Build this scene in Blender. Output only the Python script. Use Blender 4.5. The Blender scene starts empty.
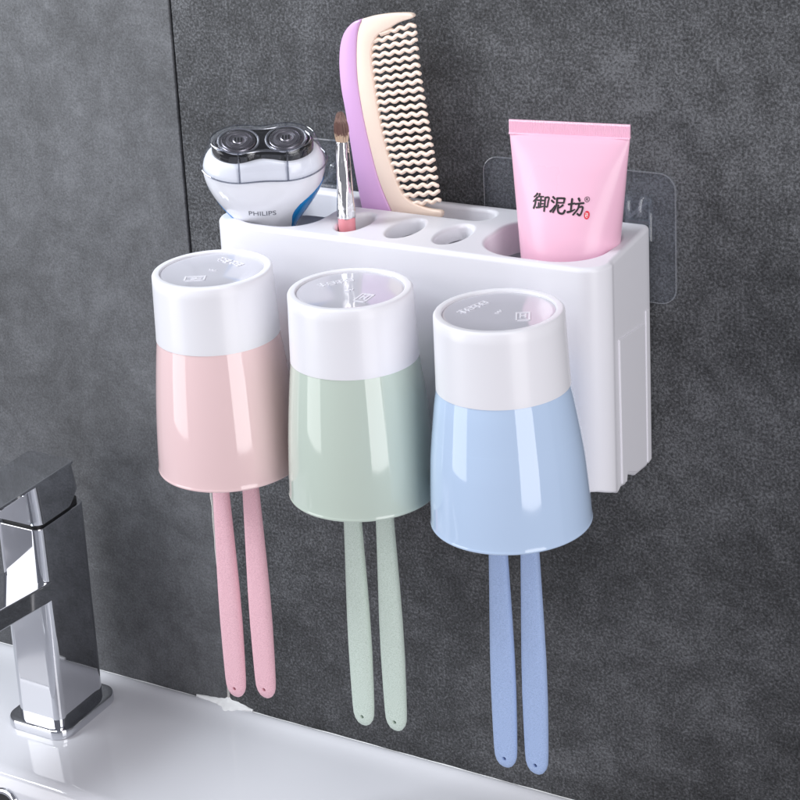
import bpy, bmesh, math, random
from mathutils import Vector, Matrix
from mathutils.geometry import tessellate_polygon
S = 0.01                       # the scene is written in centimetres, built in metres
rnd = random.Random(7)
scn = bpy.context.scene
COL = scn.collection
PI = math.pi

# ------------------------------------------------------------------ materials
def mat(name, base=(.8, .8, .8), rough=.4, metal=0., coat=0., spec=.5, ior=None, trans=0., emis=None):
    m = bpy.data.materials.new(name); m.use_nodes = True
    b = m.node_tree.nodes['Principled BSDF']
    b.inputs['Base Color'].default_value = (*base, 1)
    b.inputs['Roughness'].default_value = rough
    b.inputs['Metallic'].default_value = metal
    b.inputs['Coat Weight'].default_value = coat
    b.inputs['Coat Roughness'].default_value = .04
    b.inputs['Specular IOR Level'].default_value = spec
    if ior: b.inputs['IOR'].default_value = ior
    b.inputs['Transmission Weight'].default_value = trans
    return m

def nodes_of(m):
    return m.node_tree.nodes, m.node_tree.links, m.node_tree.nodes['Principled BSDF']

def add_noise_bump(m, scale, strength, dist=.001, detail=4):
    n, l, b = nodes_of(m)
    tc = n.new('ShaderNodeTexCoord'); nz = n.new('ShaderNodeTexNoise'); bp = n.new('ShaderNodeBump')
    nz.inputs['Scale'].default_value = scale; nz.inputs['Detail'].default_value = detail
    bp.inputs['Strength'].default_value = strength; bp.inputs['Distance'].default_value = dist
    l.new(tc.outputs['Object'], nz.inputs['Vector']); l.new(nz.outputs['Fac'], bp.inputs['Height'])
    l.new(bp.outputs['Normal'], b.inputs['Normal'])
    return m

def rough_var(m, scale, lo, hi):
    n, l, b = nodes_of(m)
    tc = n.new('ShaderNodeTexCoord'); nz = n.new('ShaderNodeTexNoise'); mr = n.new('ShaderNodeMapRange')
    nz.inputs['Scale'].default_value = scale; nz.inputs['Detail'].default_value = 5
    mr.inputs['From Min'].default_value = .3; mr.inputs['From Max'].default_value = .7
    mr.inputs['To Min'].default_value = lo; mr.inputs['To Max'].default_value = hi
    l.new(tc.outputs['Object'], nz.inputs['Vector']); l.new(nz.outputs['Fac'], mr.inputs['Value'])
    l.new(mr.outputs['Result'], b.inputs['Roughness'])
    return m

def stone(name, gain, contrast=1., fine_w=.32):
    """dark grey mottled stoneware with fine grain"""
    m = bpy.data.materials.new(name); m.use_nodes = True
    n, l, b = nodes_of(m)
    tc = n.new('ShaderNodeTexCoord')
    def noise(scale, detail, rough=.6, dist=0.):
        z = n.new('ShaderNodeTexNoise'); z.inputs['Scale'].default_value = scale
        z.inputs['Detail'].default_value = detail; z.inputs['Roughness'].default_value = rough
        z.inputs['Distortion'].default_value = dist
        l.new(tc.outputs['Object'], z.inputs['Vector']); return z
    big = noise(7.5, 6, .62, .4); mid = noise(62, 9, .74, .2); fine = noise(700, 4, .75); speck = noise(1500, 1, .5); veins = noise(24, 9, .72, 1.2)
    grain = n.new('ShaderNodeMapRange'); grain.inputs['From Min'].default_value = .30; grain.inputs['From Max'].default_value = .70; grain.inputs['To Min'].default_value = .08; grain.inputs['To Max'].default_value = .92
    l.new(fine.outputs['Fac'], grain.inputs['Value'])
    def mul(a, k):
        q = n.new('ShaderNodeMath'); q.operation = 'MULTIPLY'; l.new(a, q.inputs[0]); q.inputs[1].default_value = k; return q.outputs[0]
    def stretch(a, k):
        q = n.new('ShaderNodeMath'); q.operation = 'MULTIPLY_ADD'; l.new(a, q.inputs[0]); q.inputs[1].default_value = k; q.inputs[2].default_value = .5-.5*k; return q.outputs[0]
    def add(a, c):
        q = n.new('ShaderNodeMath'); q.operation = 'ADD'; l.new(a, q.inputs[0]); l.new(c, q.inputs[1]); return q.outputs[0]
    t = add(add(mul(stretch(big.outputs['Fac'], 1.5), .22), mul(stretch(mid.outputs['Fac'], 1.3), .26)), add(mul(grain.outputs['Result'], fine_w), mul(stretch(veins.outputs['Fac'], 1.4), .52-fine_w)))
    r = n.new('ShaderNodeValToRGB')
    e = r.color_ramp.elements
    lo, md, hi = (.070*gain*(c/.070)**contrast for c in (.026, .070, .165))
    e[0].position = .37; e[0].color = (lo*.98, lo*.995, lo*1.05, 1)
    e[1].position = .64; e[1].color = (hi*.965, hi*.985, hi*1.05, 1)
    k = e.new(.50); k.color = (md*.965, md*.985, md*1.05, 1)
    l.new(t, r.inputs['Fac']); l.new(r.outputs['Color'], b.inputs['Base Color'])
    mr = n.new('ShaderNodeMapRange'); mr.inputs['To Min'].default_value = .42; mr.inputs['To Max'].default_value = .66
    l.new(mid.outputs['Fac'], mr.inputs['Value']); l.new(mr.outputs['Result'], b.inputs['Roughness'])
    b.inputs['Specular IOR Level'].default_value = .35
    bp = n.new('ShaderNodeBump'); bp.inputs['Strength'].default_value = .35; bp.inputs['Distance'].default_value = .0006
    l.new(t, bp.inputs['Height']); l.new(bp.outputs['Normal'], b.inputs['Normal'])
    return m

def clear(name, tint=(.97, .98, 1.), gloss=.12, edge=.75, haze=.0):
    """thin clear plastic: mostly see-through, mirror-like towards grazing angles"""
    m = bpy.data.materials.new(name); m.use_nodes = True
    n, l = m.node_tree.nodes, m.node_tree.links
    n.remove(n['Principled BSDF']); out = n['Material Output']
    tr = n.new('ShaderNodeBsdfTransparent'); tr.inputs['Color'].default_value = (*tint, 1)
    gl = n.new('ShaderNodeBsdfGlossy'); gl.inputs['Roughness'].default_value = .06
    lw = n.new('ShaderNodeLayerWeight'); lw.inputs['Blend'].default_value = .25
    pw = n.new('ShaderNodeMath'); pw.operation = 'POWER'; pw.inputs[1].default_value = 2.5
    mr = n.new('ShaderNodeMapRange'); mr.inputs['To Min'].default_value = gloss*.5; mr.inputs['To Max'].default_value = edge
    mx = n.new('ShaderNodeMixShader')
    l.new(lw.outputs['Facing'], pw.inputs[0]); l.new(pw.outputs[0], mr.inputs['Value']); l.new(mr.outputs['Result'], mx.inputs['Fac'])
    l.new(tr.outputs[0], mx.inputs[1]); l.new(gl.outputs[0], mx.inputs[2])
    last = mx
    if haze:
        df = n.new('ShaderNodeBsdfDiffuse'); df.inputs['Color'].default_value = (.8, .82, .86, 1)
        m2 = n.new('ShaderNodeMixShader'); m2.inputs['Fac'].default_value = haze
        l.new(mx.outputs[0], m2.inputs[1]); l.new(df.outputs[0], m2.inputs[2]); last = m2
    l.new(last.outputs[0], out.inputs['Surface'])
    return m

def speckled(name, base, dark):
    """wheat-straw plastic: tiny fibres in a matt pastel"""
    m = mat(name, base, .5)
    n, l, b = nodes_of(m)
    tc = n.new('ShaderNodeTexCoord'); nz = n.new('ShaderNodeTexNoise'); r = n.new('ShaderNodeValToRGB')
    nz.inputs['Scale'].default_value = 2300; nz.inputs['Detail'].default_value = 3
    e = r.color_ramp.elements
    e[0].position = .34; e[0].color = (*dark, 1); e[1].position = .5; e[1].color = (*base, 1)
    k = e.new(.70); k.color = (*[min(1, c*1.1+.02) for c in base], 1)
    l.new(tc.outputs['Object'], nz.inputs['Vector']); l.new(nz.outputs['Fac'], r.inputs['Fac']); l.new(r.outputs['Color'], b.inputs['Base Color'])
    bp = n.new('ShaderNodeBump'); bp.inputs['Strength'].default_value = .06; bp.inputs['Distance'].default_value = .0002
    l.new(nz.outputs['Fac'], bp.inputs['Height']); l.new(bp.outputs['Normal'], b.inputs['Normal'])
    return m

M = {}
M['stone_l'] = stone('grey_stoneware_left', 1.52, .52, .28)  # paler copy of the stone: the wall's brighter lit left is put into its colour
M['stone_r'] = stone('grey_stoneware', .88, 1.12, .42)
M['joint'] = add_noise_bump(mat('dark_joint', (.022, .019, .017), .9), 900, .6)
M['grout'] = add_noise_bump(mat('pale_grout', (.55, .53, .51), .8), 700, .7)
M['caulk'] = add_noise_bump(mat('white_caulk', (.88, .88, .88), .5), 300, .5, .0012)
M['ceramic'] = rough_var(mat('white_glazed_ceramic', (.72, .72, .76), .1, coat=.6), 30, .06, .14)
M['chrome'] = rough_var(mat('polished_chrome', (.66, .67, .70), .05, metal=1.), 60, .025, .07)
M['gap_shade'] = mat('shadow_gap_black', (.012, .012, .013), .5)  # flat black standing in for shade inside the lever gap and overflow hole
M['white'] = mat('white_holder_plastic', (.80, .79, .835), .31)
M['cap'] = rough_var(mat('white_cup_band', (.82, .81, .85), .3, coat=.12), 12, .29, .34)
M['disc'] = mat('milky_base_disc', (.60, .59, .65), .09, coat=.5)
M['emboss'] = mat('raised_milky_mark', (.80, .79, .84), .2)
for k, c in (('pink', (.83, .60, .605)), ('green', (.53, .61, .535)), ('blue', (.50, .63, .83))):
    M['cup_'+k] = rough_var(mat(k+'_gloss_plastic', c, .07, coat=.4), 20, .045, .075)
M['brush_pink'] = speckled('pink_straw_plastic', (.80, .485, .545), (.70, .38, .45))
M['brush_green'] = speckled('green_straw_plastic', (.61, .70, .63), (.48, .58, .49))
M['brush_blue'] = speckled('blue_straw_plastic', (.385, .50, .755), (.30, .41, .66))
M['hole'] = mat('hole_shadow', (.05, .04, .05), .8)
M['bristle_white'] = mat('white_bristle', (.85, .85, .85), .6)
M['lilac'] = mat('lilac_plastic', (.71, .42, .72), .32)
M['peach'] = mat('peach_plastic', (.90, .725, .61), .38)
M['silver'] = rough_var(mat('crinkled_silver', (.87, .86, .86), .12, metal=1.), 200, .05, .22)
add_noise_bump(M['silver'], 150, .3, .0015, 2)
M['rose'] = mat('rose_handle', (.83, .30, .34), .25, coat=.4)
M['hair_brown'] = mat('brown_hair', (.17, .085, .07), .6)
M['hair_tip'] = mat('pale_brown_hair', (.30, .19, .16), .6)
M['hair_tan'] = mat('tan_hair', (.62, .46, .34), .6)
M['tube'] = rough_var(mat('pink_tube_plastic', (.88, .51, .655), .3, coat=.15), 30, .26, .36)
M['ink'] = mat('black_ink', (.02, .018, .02), .5)
M['seal'] = mat('red_seal_ink', (.72, .03, .06), .5)
M['seal_white'] = mat('white_seal_mark', (.9, .8, .8), .5)
M['shaver_white'] = mat('white_shaver_plastic', (.84, .85, .90), .16, coat=.5)
M['shaver_blue'] = mat('blue_grip_plastic', (.0, .20, .52), .25, coat=.3)
M['black_gloss'] = mat('black_gloss_plastic', (.008, .008, .009), .07, coat=.6)
M['steel'] = mat('dark_steel', (.36, .34, .37), .34, metal=1.)
M['steel_light'] = mat('bright_steel', (.62, .62, .66), .2, metal=1.)
M['grey_print'] = mat('grey_print', (.10, .11, .14), .5)
M['cover'] = clear('clear_cover', gloss=.05, edge=.75)
M['pad'] = clear('clear_film', tint=(.93, .94, .96), gloss=.008, edge=.09, haze=.02)
M['hook'] = clear('clear_hook', tint=(.88, .9, .93), gloss=.10, edge=.7, haze=.04)
M['cover_edge'] = clear('clear_cover_edge', tint=(.55, .57, .62), gloss=.25, edge=.9, haze=.02)
M['pad_edge'] = clear('clear_film_edge', tint=(.8, .82, .85), gloss=.16, edge=.45, haze=.15)

# ------------------------------------------------------------------ helpers
def tag(o, label=None, cat=None, group=None, kind=None):
    if label: o['label'] = label
    if cat: o['category'] = cat
    if group: o['group'] = group
    if kind: o['kind'] = kind
    return o

def thing(name, label, cat, loc=(0, 0, 0), group=None):
    o = bpy.data.objects.new(name, None); o.empty_display_size = .02
    o.location = Vector(loc)*S; COL.objects.link(o)
    return tag(o, label, cat, group)

class MB:
    def __init__(s): s.v = []; s.f = []; s.mi = []
    def add(s, vs, fs, mi=0):
        k = len(s.v); s.v += [tuple(v) for v in vs]; s.f += [[i+k for i in f] for f in fs]; s.mi += [mi]*len(fs); return k
    def loft(s, rings, cap0=True, cap1=True, closed=True, mi=0):
        n = len(rings[0]); vs = [p for r in rings for p in r]; fs = []
        for i in range(len(rings)-1):
            for j in range(n if closed else n-1):
                a = i*n+j; b = i*n+(j+1) % n
                fs.append([a, b, b+n, a+n])
        if cap0: fs.append(list(range(n))[::-1])
        if cap1: fs.append([(len(rings)-1)*n+j for j in range(n)])
        return s.add(vs, fs, mi)
    def lathe(s, prof, c=(0, 0, 0), n=72, mi=0, cap0=False, cap1=False):
        rings = [[(c[0]+r*math.cos(2*PI*j/n), c[1]+r*math.sin(2*PI*j/n), c[2]+z) for j in range(n)] for r, z in prof]
        return s.loft(rings, cap0, cap1, True, mi)
    def tube(s, pts, rad, n=12, flat=1., mi=0, up=(0, 1, 0), caps=True):
        """tube along pts; rad scalar or list; flat scales the `up` direction"""
        pts = [Vector(p) for p in pts]; rings = []
        for i, p in enumerate(pts):
            t = (pts[min(i+1, len(pts)-1)]-pts[max(i-1, 0)]).normalized()
            a = Vector(up); a = (a-t*a.dot(t)).normalized(); b = t.cross(a)
            r = rad[i] if isinstance(rad, (list, tuple)) else rad
            rings.append([p+a*(r*flat*math.cos(2*PI*j/n))+b*(r*math.sin(2*PI*j/n)) for j in range(n)])
        return s.loft(rings, caps, caps, True, mi)
    def box(s, x0, x1, y0, y1, z0, z1, mi=0):
        vs = [(x, y, z) for z in (z0, z1) for y in (y0, y1) for x in (x0, x1)]
        return s.add(vs, [[0, 2, 3, 1], [4, 5, 7, 6], [0, 1, 5, 4], [2, 6, 7, 3], [0, 4, 6, 2], [1, 3, 7, 5]], mi)
    def build(s, name, mats, parent=None, smooth=True, bevel=0, segs=3, angle=35, origin=None, recalc=True, subsurf=0, wn=False):
        if not isinstance(mats, (list, tuple)): mats = [mats]
        me = bpy.data.meshes.new(name)
        o_ = Vector(origin) if origin is not None else (parent_origin(parent) if parent else Vector((0, 0, 0)))
        me.from_pydata([tuple((Vector(v)-o_)*S) for v in s.v], [], s.f)
        for m in mats: me.materials.append(m)
        for p, k in zip(me.polygons, s.mi): p.material_index = k
        if recalc:
            bm = bmesh.new(); bm.from_mesh(me); bmesh.ops.recalc_face_normals(bm, faces=bm.faces); bm.to_mesh(me); bm.free()
        ob = bpy.data.objects.new(name, me); COL.objects.link(ob)
        if parent is not None: ob.parent = parent
        if parent is None: ob.location = o_*S
        if smooth:
            for p in me.polygons: p.use_smooth = True
            try: me.set_sharp_from_angle(angle=math.radians(angle))
            except Exception: pass
        if bevel:
            b = ob.modifiers.new('bevel', 'BEVEL'); b.width = bevel*S; b.segments = segs; b.limit_method = 'ANGLE'
            b.angle_limit = math.radians(30); b.harden_normals = True
        if wn:
            d = ob.modifiers.new('wn', 'WEIGHTED_NORMAL'); d.keep_sharp = True; d.weight = 80
        if subsurf:
            d = ob.modifiers.new('subd', 'SUBSURF'); d.levels = subsurf; d.render_levels = subsurf
        return ob

def parent_origin(p):
    v = Vector((0, 0, 0))
    while p is not None:
        v += p.location/S; p = p.parent
    return v

def rrect(x0, x1, y0, y1, r, n=10):
    """rounded rectangle, counter-clockwise"""
    out = []
    for cx, cy, a0 in ((x1-r, y1-r, 0), (x0+r, y1-r, 90), (x0+r, y0+r, 180), (x1-r, y0+r, 270)):
        for k in range(n+1):
            a = math.radians(a0+90*k/n); out.append((cx+r*math.cos(a), cy+r*math.sin(a)))
    return out

def offset(poly, d):
    """offset a ccw polygon by its vertex normals; positive grows it"""
    n = len(poly); out = []
    for i in range(n):
        a = Vector(poly[i-1]); b = Vector(poly[i]); c = Vector(poly[(i+1) % n])
        e1 = (b-a); e2 = (c-b)
        n1 = Vector((e1.y, -e1.x)).normalized() if e1.length > 1e-9 else Vector((0, 0))
        n2 = Vector((e2.y, -e2.x)).normalized() if e2.length > 1e-9 else n1
        m = (n1+n2); m = m.normalized() if m.length > 1e-9 else n1
        k = 1/max(.5, m.dot(n1)); out.append((b.x+m.x*d*k, b.y+m.y*d*k))
    return out

def catmull(pts, n=6, closed=False):
    P = [Vector(p) for p in pts]; out = []; L = len(P)
    rng = range(L) if closed else range(L-1)
    for i in rng:
        p0 = P[(i-1) % L] if closed or i > 0 else P[i]*2-P[i+1]
        p1 = P[i]; p2 = P[(i+1) % L]
        p3 = P[(i+2) % L] if closed or i+2 < L else p2*2-p1
        for k in range(n):
            t = k/n
            out.append(.5*((2*p1)+(p2-p0)*t+(2*p0-5*p1+4*p2-p3)*t*t+(3*p1-p0-3*p2+p3)*t**3))
    if not closed: out.append(P[-1])
    return out

def lerp_table(t, tab):
    if t <= tab[0][0]: return tab[0][1:]
    for a, b in zip(tab, tab[1:]):
        if t <= b[0]:
            k = (t-a[0])/(b[0]-a[0]); return tuple(x+(y-x)*k for x, y in zip(a[1:], b[1:]))
    return tab[-1][1:]

def smooth_table(tab, n=6):
    return [tuple(p) for p in catmull([Vector(t) for t in tab], n)] if len(tab[0]) <= 4 else tab

def bake_text(body, size=1.):
    """a text curve turned into flat polygons: list of verts, list of faces"""
    c = bpy.data.curves.new('text', 'FONT'); c.body = body; c.size = size; c.align_x = 'CENTER'; c.align_y = 'CENTER'
    c.resolution_u = 3
    o = bpy.data.objects.new('text', c); COL.objects.link(o)
    dg = bpy.context.evaluated_depsgraph_get(); dg.update()
    me = bpy.data.meshes.new_from_object(o.evaluated_get(dg))
    bm = bmesh.new(); bm.from_mesh(me)
    bmesh.ops.triangulate(bm, faces=bm.faces)
    vs = [(v.co.x, v.co.y) for v in bm.verts]; bm.verts.index_update()
    fs = [[v.index for v in f.verts] for f in bm.faces]
    bm.free(); bpy.data.objects.remove(o); bpy.data.curves.remove(c); bpy.data.meshes.remove(me)
    return vs, fs

def stroke_poly(pts, w0, w1=None, cap=5):
    """a brush stroke as a flat ribbon with round ends: verts, faces"""
    w1 = w0 if w1 is None else w1
    P = [Vector(p) for p in (catmull(pts, 4) if len(pts) > 2 else [Vector(pts[0]).lerp(Vector(pts[1]), k/4) for k in range(5)])]
    n = len(P); left = []; right = []
    for i, p in enumerate(P):
        t = (P[min(i+1, n-1)]-P[max(i-1, 0)]).normalized(); nn = Vector((-t.y, t.x)); w = (w0+(w1-w0)*i/(n-1))*.5
        left.append(p+nn*w); right.append(p-nn*w)
    vs = []; fs = []
    for a, b in zip(left, right): vs += [a, b]
    for i in range(n-1): fs.append([2*i, 2*i+1, 2*i+3, 2*i+2])
    for end, i in ((0, 0), (1, n-1)):
        t = (P[1]-P[0] if end == 0 else P[-1]-P[-2]).normalized()*(-1 if end == 0 else 1)
        nn = Vector((-t.y, t.x)); w = (w0 if end == 0 else w1)*.5; k0 = len(vs)
        for k in range(cap+1):
            a = -PI/2+PI*k/cap; vs.append(P[i]+nn*(math.sin(a)*w)+t*(math.cos(a)*w*.8))
        fs.append(list(range(k0, k0+cap+1)))
    return [tuple(v) for v in vs], fs

# ------------------------------------------------------------------ wall
SEAM = -6.76
wall = MB(); wall.box(-90, 90, .55, 3, -75, 95)
w_ob = wall.build('wall', M['joint'], smooth=False); tag(w_ob, kind='structure')
def tile(x0, x1, z0, z1, m, y=0.):
    t = MB(); t.box(x0, x1, y, .6, z0, z1)
    o = t.build('wall_tile', m, w_ob, smooth=False, bevel=.07, segs=2); return o
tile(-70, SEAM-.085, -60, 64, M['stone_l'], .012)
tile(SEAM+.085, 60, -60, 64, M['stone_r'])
g = MB(); pts = [(SEAM+.02*math.sin(z*3.1)+rnd.uniform(-.015, .015), -.0+.09+rnd.uniform(-.02, .02), z) for z in [-12.5-.7*k for k in range(34)]]
g.tube(pts, .115, 8); g.build('joint_filler', M['grout'], w_ob)

# ------------------------------------------------------------------ sink
ZD = -35.6
sink = thing('sink', 'white glazed ceramic basin with a flat rear deck against the grey tiled wall', 'sink', (-16, -20, ZD))
def sring(x0, x1, y0, y1, r, z): return [(x, y, z) for x, y in rrect(x0, x1, y0, y1, r, 12)]
sb = MB()
X0, X1, YB, YF = -54., 21., -.02, -47.
rings = [sring(X0+1, X1-1, YF+1, YB, 1.5, ZD-13), sring(X0, X1, YF, YB, 1.5, ZD-6), sring(X0, X1, YF, YB, 1.5, ZD-.1)]
for d, dz in ((.02, .10), (.10, .20), (.24, .26), (.42, .26), (.62, .22), (.85, .15), (1.1, .09), (1.45, .04), (1.9, .01), (2.3, 0)):
    rings.append(sring(X0+d, X1-d, YF+d, YB-d, 1.6, ZD+dz))
bx0, bx1, by0, by1 = -49., 16., -43.5, -11.15
for d, dz in ((0, 0), (.35, -.03), (.65, -.14), (.9, -.34), (1.1, -.7), (1.3, -1.4), (1.7, -3.), (2.3, -5.5), (3.2, -8), (4.8, -9.8), (7.5, -10.8), (11, -11.2)):
    rings.append(sring(bx0+d, bx1-d, by0+d, by1-d, min(4.5+.3*d, 4.8), ZD+dz))
sb.loft(rings, True, True)
s_ob = sb.build('basin', M['ceramic'], sink, angle=50)
# chrome overflow ring in the back wall of the bowl
ov = MB(); n = 40
def ring_at(rad, off, c=(-15.0, -12.75, -37.6)):
    nn = Vector((0, -.93, .36)).normalized(); a = Vector((1, 0, 0)); b = nn.cross(a)
    return [Vector(c)+nn*off+a*(rad*math.cos(2*PI*k/n))+b*(rad*math.sin(2*PI*k/n)) for k in range(n)]
ov.loft([ring_at(1.30, -.15), ring_at(1.30, .10), ring_at(1.22, .20), ring_at(1.08, .24), ring_at(.96, .20), ring_at(.88, .05), ring_at(.85, -.1)], False, False)
ovo = ov.build('overflow_ring', M['chrome'], sink)
oh = MB(); oh.loft([ring_at(.9, .01), ring_at(.02, -.01)], False, True); oh.build('overflow_opening', M['gap_shade'], ovo)  # disc coloured black in place of the shade in the hole
# sealant bead between basin and wall, with a smeared blob under the tile joint
cb = MB(); xs = [X0+2+(X1-X0-4)*k/150 for k in range(151)]
cb.tube([(x, -.02, ZD+.10+.012*math.sin(x*.9)+.01*math.sin(x*2.3)) for x in xs], .07, 8, up=(0, 0, 1))
seal = cb.build('sealant_bead', M['caulk'], sink)
bl = MB()
tab = [(-9.2, .06), (-8.7, .20), (-8.2, .30), (-7.7, .42), (-7.2, .58), (-6.85, .80), (-6.5, .90), (-6.1, .72), (-5.7, .48), (-5.2, .16), (-4.95, .05)]
rr = []
for x, r in catmull(tab, 5):
    r *= .72+.05*math.sin(x*11)+rnd.uniform(-.02, .02)
    up = .50+.35*math.exp(-((x-SEAM)/.16)**2)*(r > .3)
    rr.append([(x, .03, ZD+.1), (x, .01, ZD+.28+.30*min(1, r*2)*up/.5), (x, -.08, ZD+.30+.22*min(1, r*2)), (x, -.35*r-.05, ZD+.335+.10*min(1, r*2)), (x, -.7*r-.05, ZD+.31+.04*min(1, r*2)), (x, -1.05*r-.05, ZD+.20), (x, -1.0*r, ZD+.02)])
bl.loft(rr)
bl.build('sealant_smear', M['caulk'], sink, angle=70)

# ------------------------------------------------------------------ faucet
fx0, fx1, fy0, fy1 = -18.0, -14.5, -7.25, -2.55
fau = thing('faucet', 'square chrome basin mixer tap with flat lever on the sink deck', 'faucet', ((fx0+fx1)/2, (fy0+fy1)/2, ZD))
bpz = MB()
R = lambda d, r, z: [(x, y, z) for x, y in rrect(fx0-d, fx1+d, fy0-d, fy1+d, r, 8)]
bpz.loft([R(.62, 1.1, ZD+.005), R(.66, 1.1, ZD+.1), R(.66, 1.1, ZD+.5), R(.60, 1.05, ZD+.6), R(.48, 1., ZD+.64), R(.2, .75, ZD+.64)])
bpz.build('base_plate', M['chrome'], fau, angle=40, wn=True)
fb = MB(); ZT = -21.48
fb.loft([R(.0, .62, ZD+.6), R(.0, .62, ZT-.08), R(-.03, .6, ZT-.02), R(-.09, .55, ZT)])
body = fb.build('tap_body', M['chrome'], fau, angle=40, wn=True)
gp = MB(); gp.loft([R(-.25, .5, ZT-.05), R(-.25, .5, ZT+.3)]); gp.build('shadow_gap', M['gap_shade'], body)
# lever head: block above the gap with a flat plate running forward over the spout
hd = MB()
def hring(z, y1, y0): return [(x, y, z) for x, y in rrect(fx0, fx1, y0, y1, .62, 8)]
hd.loft([hring(ZT+.24, fy1-1.15, fy0+.06), hring(ZT+.30, fy1-1.0, fy0), hring(ZT+.55, fy1-.75, fy0-.02), hring(ZT+1.05, fy1-.32, fy0-.05), hring(-18.8, fy1-.62, fy0-.2), hring(-18.47, fy1-.72, fy0-.2)])
head = hd.build('lever_head', M['chrome'], fau, angle=40, wn=True)
lv = MB()
pl = rrect(fx0-.02, fx1+.02, -17.2, fy1-.66, .35, 6)
lv.loft([[(x, y, -18.72) for x, y in offset(pl, -.10)], [(x, y, -18.62) for x, y in pl], [(x, y, -18.48) for x, y in pl], [(x, y, -18.44) for x, y in offset(pl, -.05)]])
lv.build('lever_plate', M['chrome'], head, angle=40, wn=True)
sp = MB()
def sring2(y, zc, hh, d=0.): return [(x, y, z) for x, z in rrect(fx0+.02+d, fx1+.09-d, zc-hh+d, zc+hh-d, .10, 4)]
sp.loft([sring2(fy0+.6, -25.72, .62), sring2(fy0+.02, -25.70, .63), sring2(-11.5, -25.28, .66), sring2(-17.5, -24.75, .66), sring2(-17.6, -24.74, .66, .08)])
sp.build('spout', M['chrome'], fau, angle=40, wn=True)
ae = MB(); ae.lathe([(1.15, .1), (1.15, -.55), (1.05, -.62), (.8, -.62), (.78, -.4)], (-16.2, -15.8, -25.4), 40, cap1=True); ae.build('aerator', M['steel_light'], fau)

# ------------------------------------------------------------------ holder
HW, HD = 22., 7.57
hold = thing('toothbrush_holder', 'white wall-mounted toothbrush holder with storage holes along its top', 'toothbrush holder', (11, -3.8, 0))
def xright(y): return HW+.45*(-y/HD)
def hold_contour(inset=0.):
    pts = []
    yb = -.15
    def arc(cx, cy, r, a0, a1, n):
        for k in range(n+1):
            a = math.radians(a0+(a1-a0)*k/n); pts.append((cx+r*math.cos(a), cy+r*math.sin(a)))
    # ccw from the back right corner
    arc(HW-.35, yb-.35, .35, 0, 90, 5)
    for k in range(1, 24): pts.append((HW-.35-(HW-.7-.35)*k/24, yb))
    arc(.75, yb-.35, .35, 90, 180, 5)
    for k in range(1, 10): pts.append((.4-.4*k/10, yb-.35-(HD-1.65-.5)*k/10))
    arc(1.45, -HD+1.45, 1.45, 180, 270, 12)
    for k in range(1, 24): pts.append((1.45+(HW-1.45-1.4)*k/24, -HD))
    arc(HW+.43-1.4, -HD+1.4, 1.4, 270, 360, 12)
    for y in (-6.0, -5.8, -5.55, -5.3, -5.0, -4.7, -4.58, -4.56, -4.2, -3.6, -3.12, -2.6, -2.0, -1.6, -1.28, -1.24, -1.0, -.8): pts.append((xright(y), y))
    # drop repeats
    out = []
    for p_ in pts:
        if not out or (Vector(p_)-Vector(out[-1])).length > 1e-4: out.append(p_)
    return offset(out, -inset) if inset else out
ZB = [(-9, -11.80), (-7.2, -11.80), (-6.3, -12.15), (-5.8, -12.42), (-5.55, -12.38), (-5.3, -12.30), (-4.7, -12.46), (-4.58, -12.46), (-4.56, -11.95), (-3.6, -12.40), (-3.12, -12.66), (-1.6, -12.90), (-1.28, -12.95), (-1.24, -12.86), (-.8, -13.0), (0, -13.05)]
zb = lambda y: lerp_table(y, ZB)[0]
C0 = hold_contour()
hb = MB()
FR = .25
def hr(inset, z): return [(x, y, z) for x, y in (offset(C0, -inset) if inset else C0)]
rings = [hr(FR*(1-math.sin(a)), -FR*(1-math.cos(a))) for a in [math.radians(q) for q in (0, 15, 30, 45, 60, 75, 90)]]
rings += [hr(0, -1.5), hr(0, -6)]
rings += [[(x, y, zb(y)+.16) for x, y in C0], [(x, y, zb(y)+.04) for x, y in offset(C0, -.05)], [(x, y, zb(y)) for x, y in offset(C0, -.15)]]
rings += [[(x, y, zb(y)+.3) for x, y in offset(C0, -.28)], hr(.30, -6), hr(.32, -.45)]
hb.loft(rings, False, False)
holes = [('shaver', rrect(.75, 5.5, -6.98, -1.05, 1.9, 14)),
         ('small', None), ('small', None), ('small', None),
         ('slot', rrect(5.3, 13.95, -2.62, -.78, .9, 12)),
         ('big', rrect(15.15, 21.5, -6.95, -1.1, 2.3, 14))]
def oval(cx, cy, a, b, n=48, tilt=0):
    return [(cx+a*math.cos(2*PI*k/n), cy+b*math.sin(2*PI*k/n)) for k in range(n)]
ov3 = [oval(7.56, -5.0, .76, 1.56), oval(10.52, -4.98, .76, 1.56), oval(13.28, -4.98, .76, 1.56)]
hp = []; i3 = 0
for kind, c in holes:
    if c is None: c = ov3[i3]; i3 += 1
    hp.append(c)
HF = .22
top_loops = [[(x, y, 0.) for x, y in offset(C0, -FR)]] + [[(x, y, 0.) for x, y in offset(c, HF)] for c in hp]
tess = tessellate_polygon([[Vector((x, y, 0)) for x, y, z in lp] for lp in top_loops])
hb.add([p_ for lp in top_loops for p_ in lp], [list(t) for t in tess])
under = [[(x, y, -.45) for x, y in offset(C0, -.32)]] + [[(x, y, -.45) for x, y in offset(c, .18)] for c in hp]
tess2 = tessellate_polygon([[Vector((x, y, 0)) for x, y, z in lp] for lp in under])
hb.add([p_ for lp in under for p_ in lp], [list(t) for t in tess2])
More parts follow.
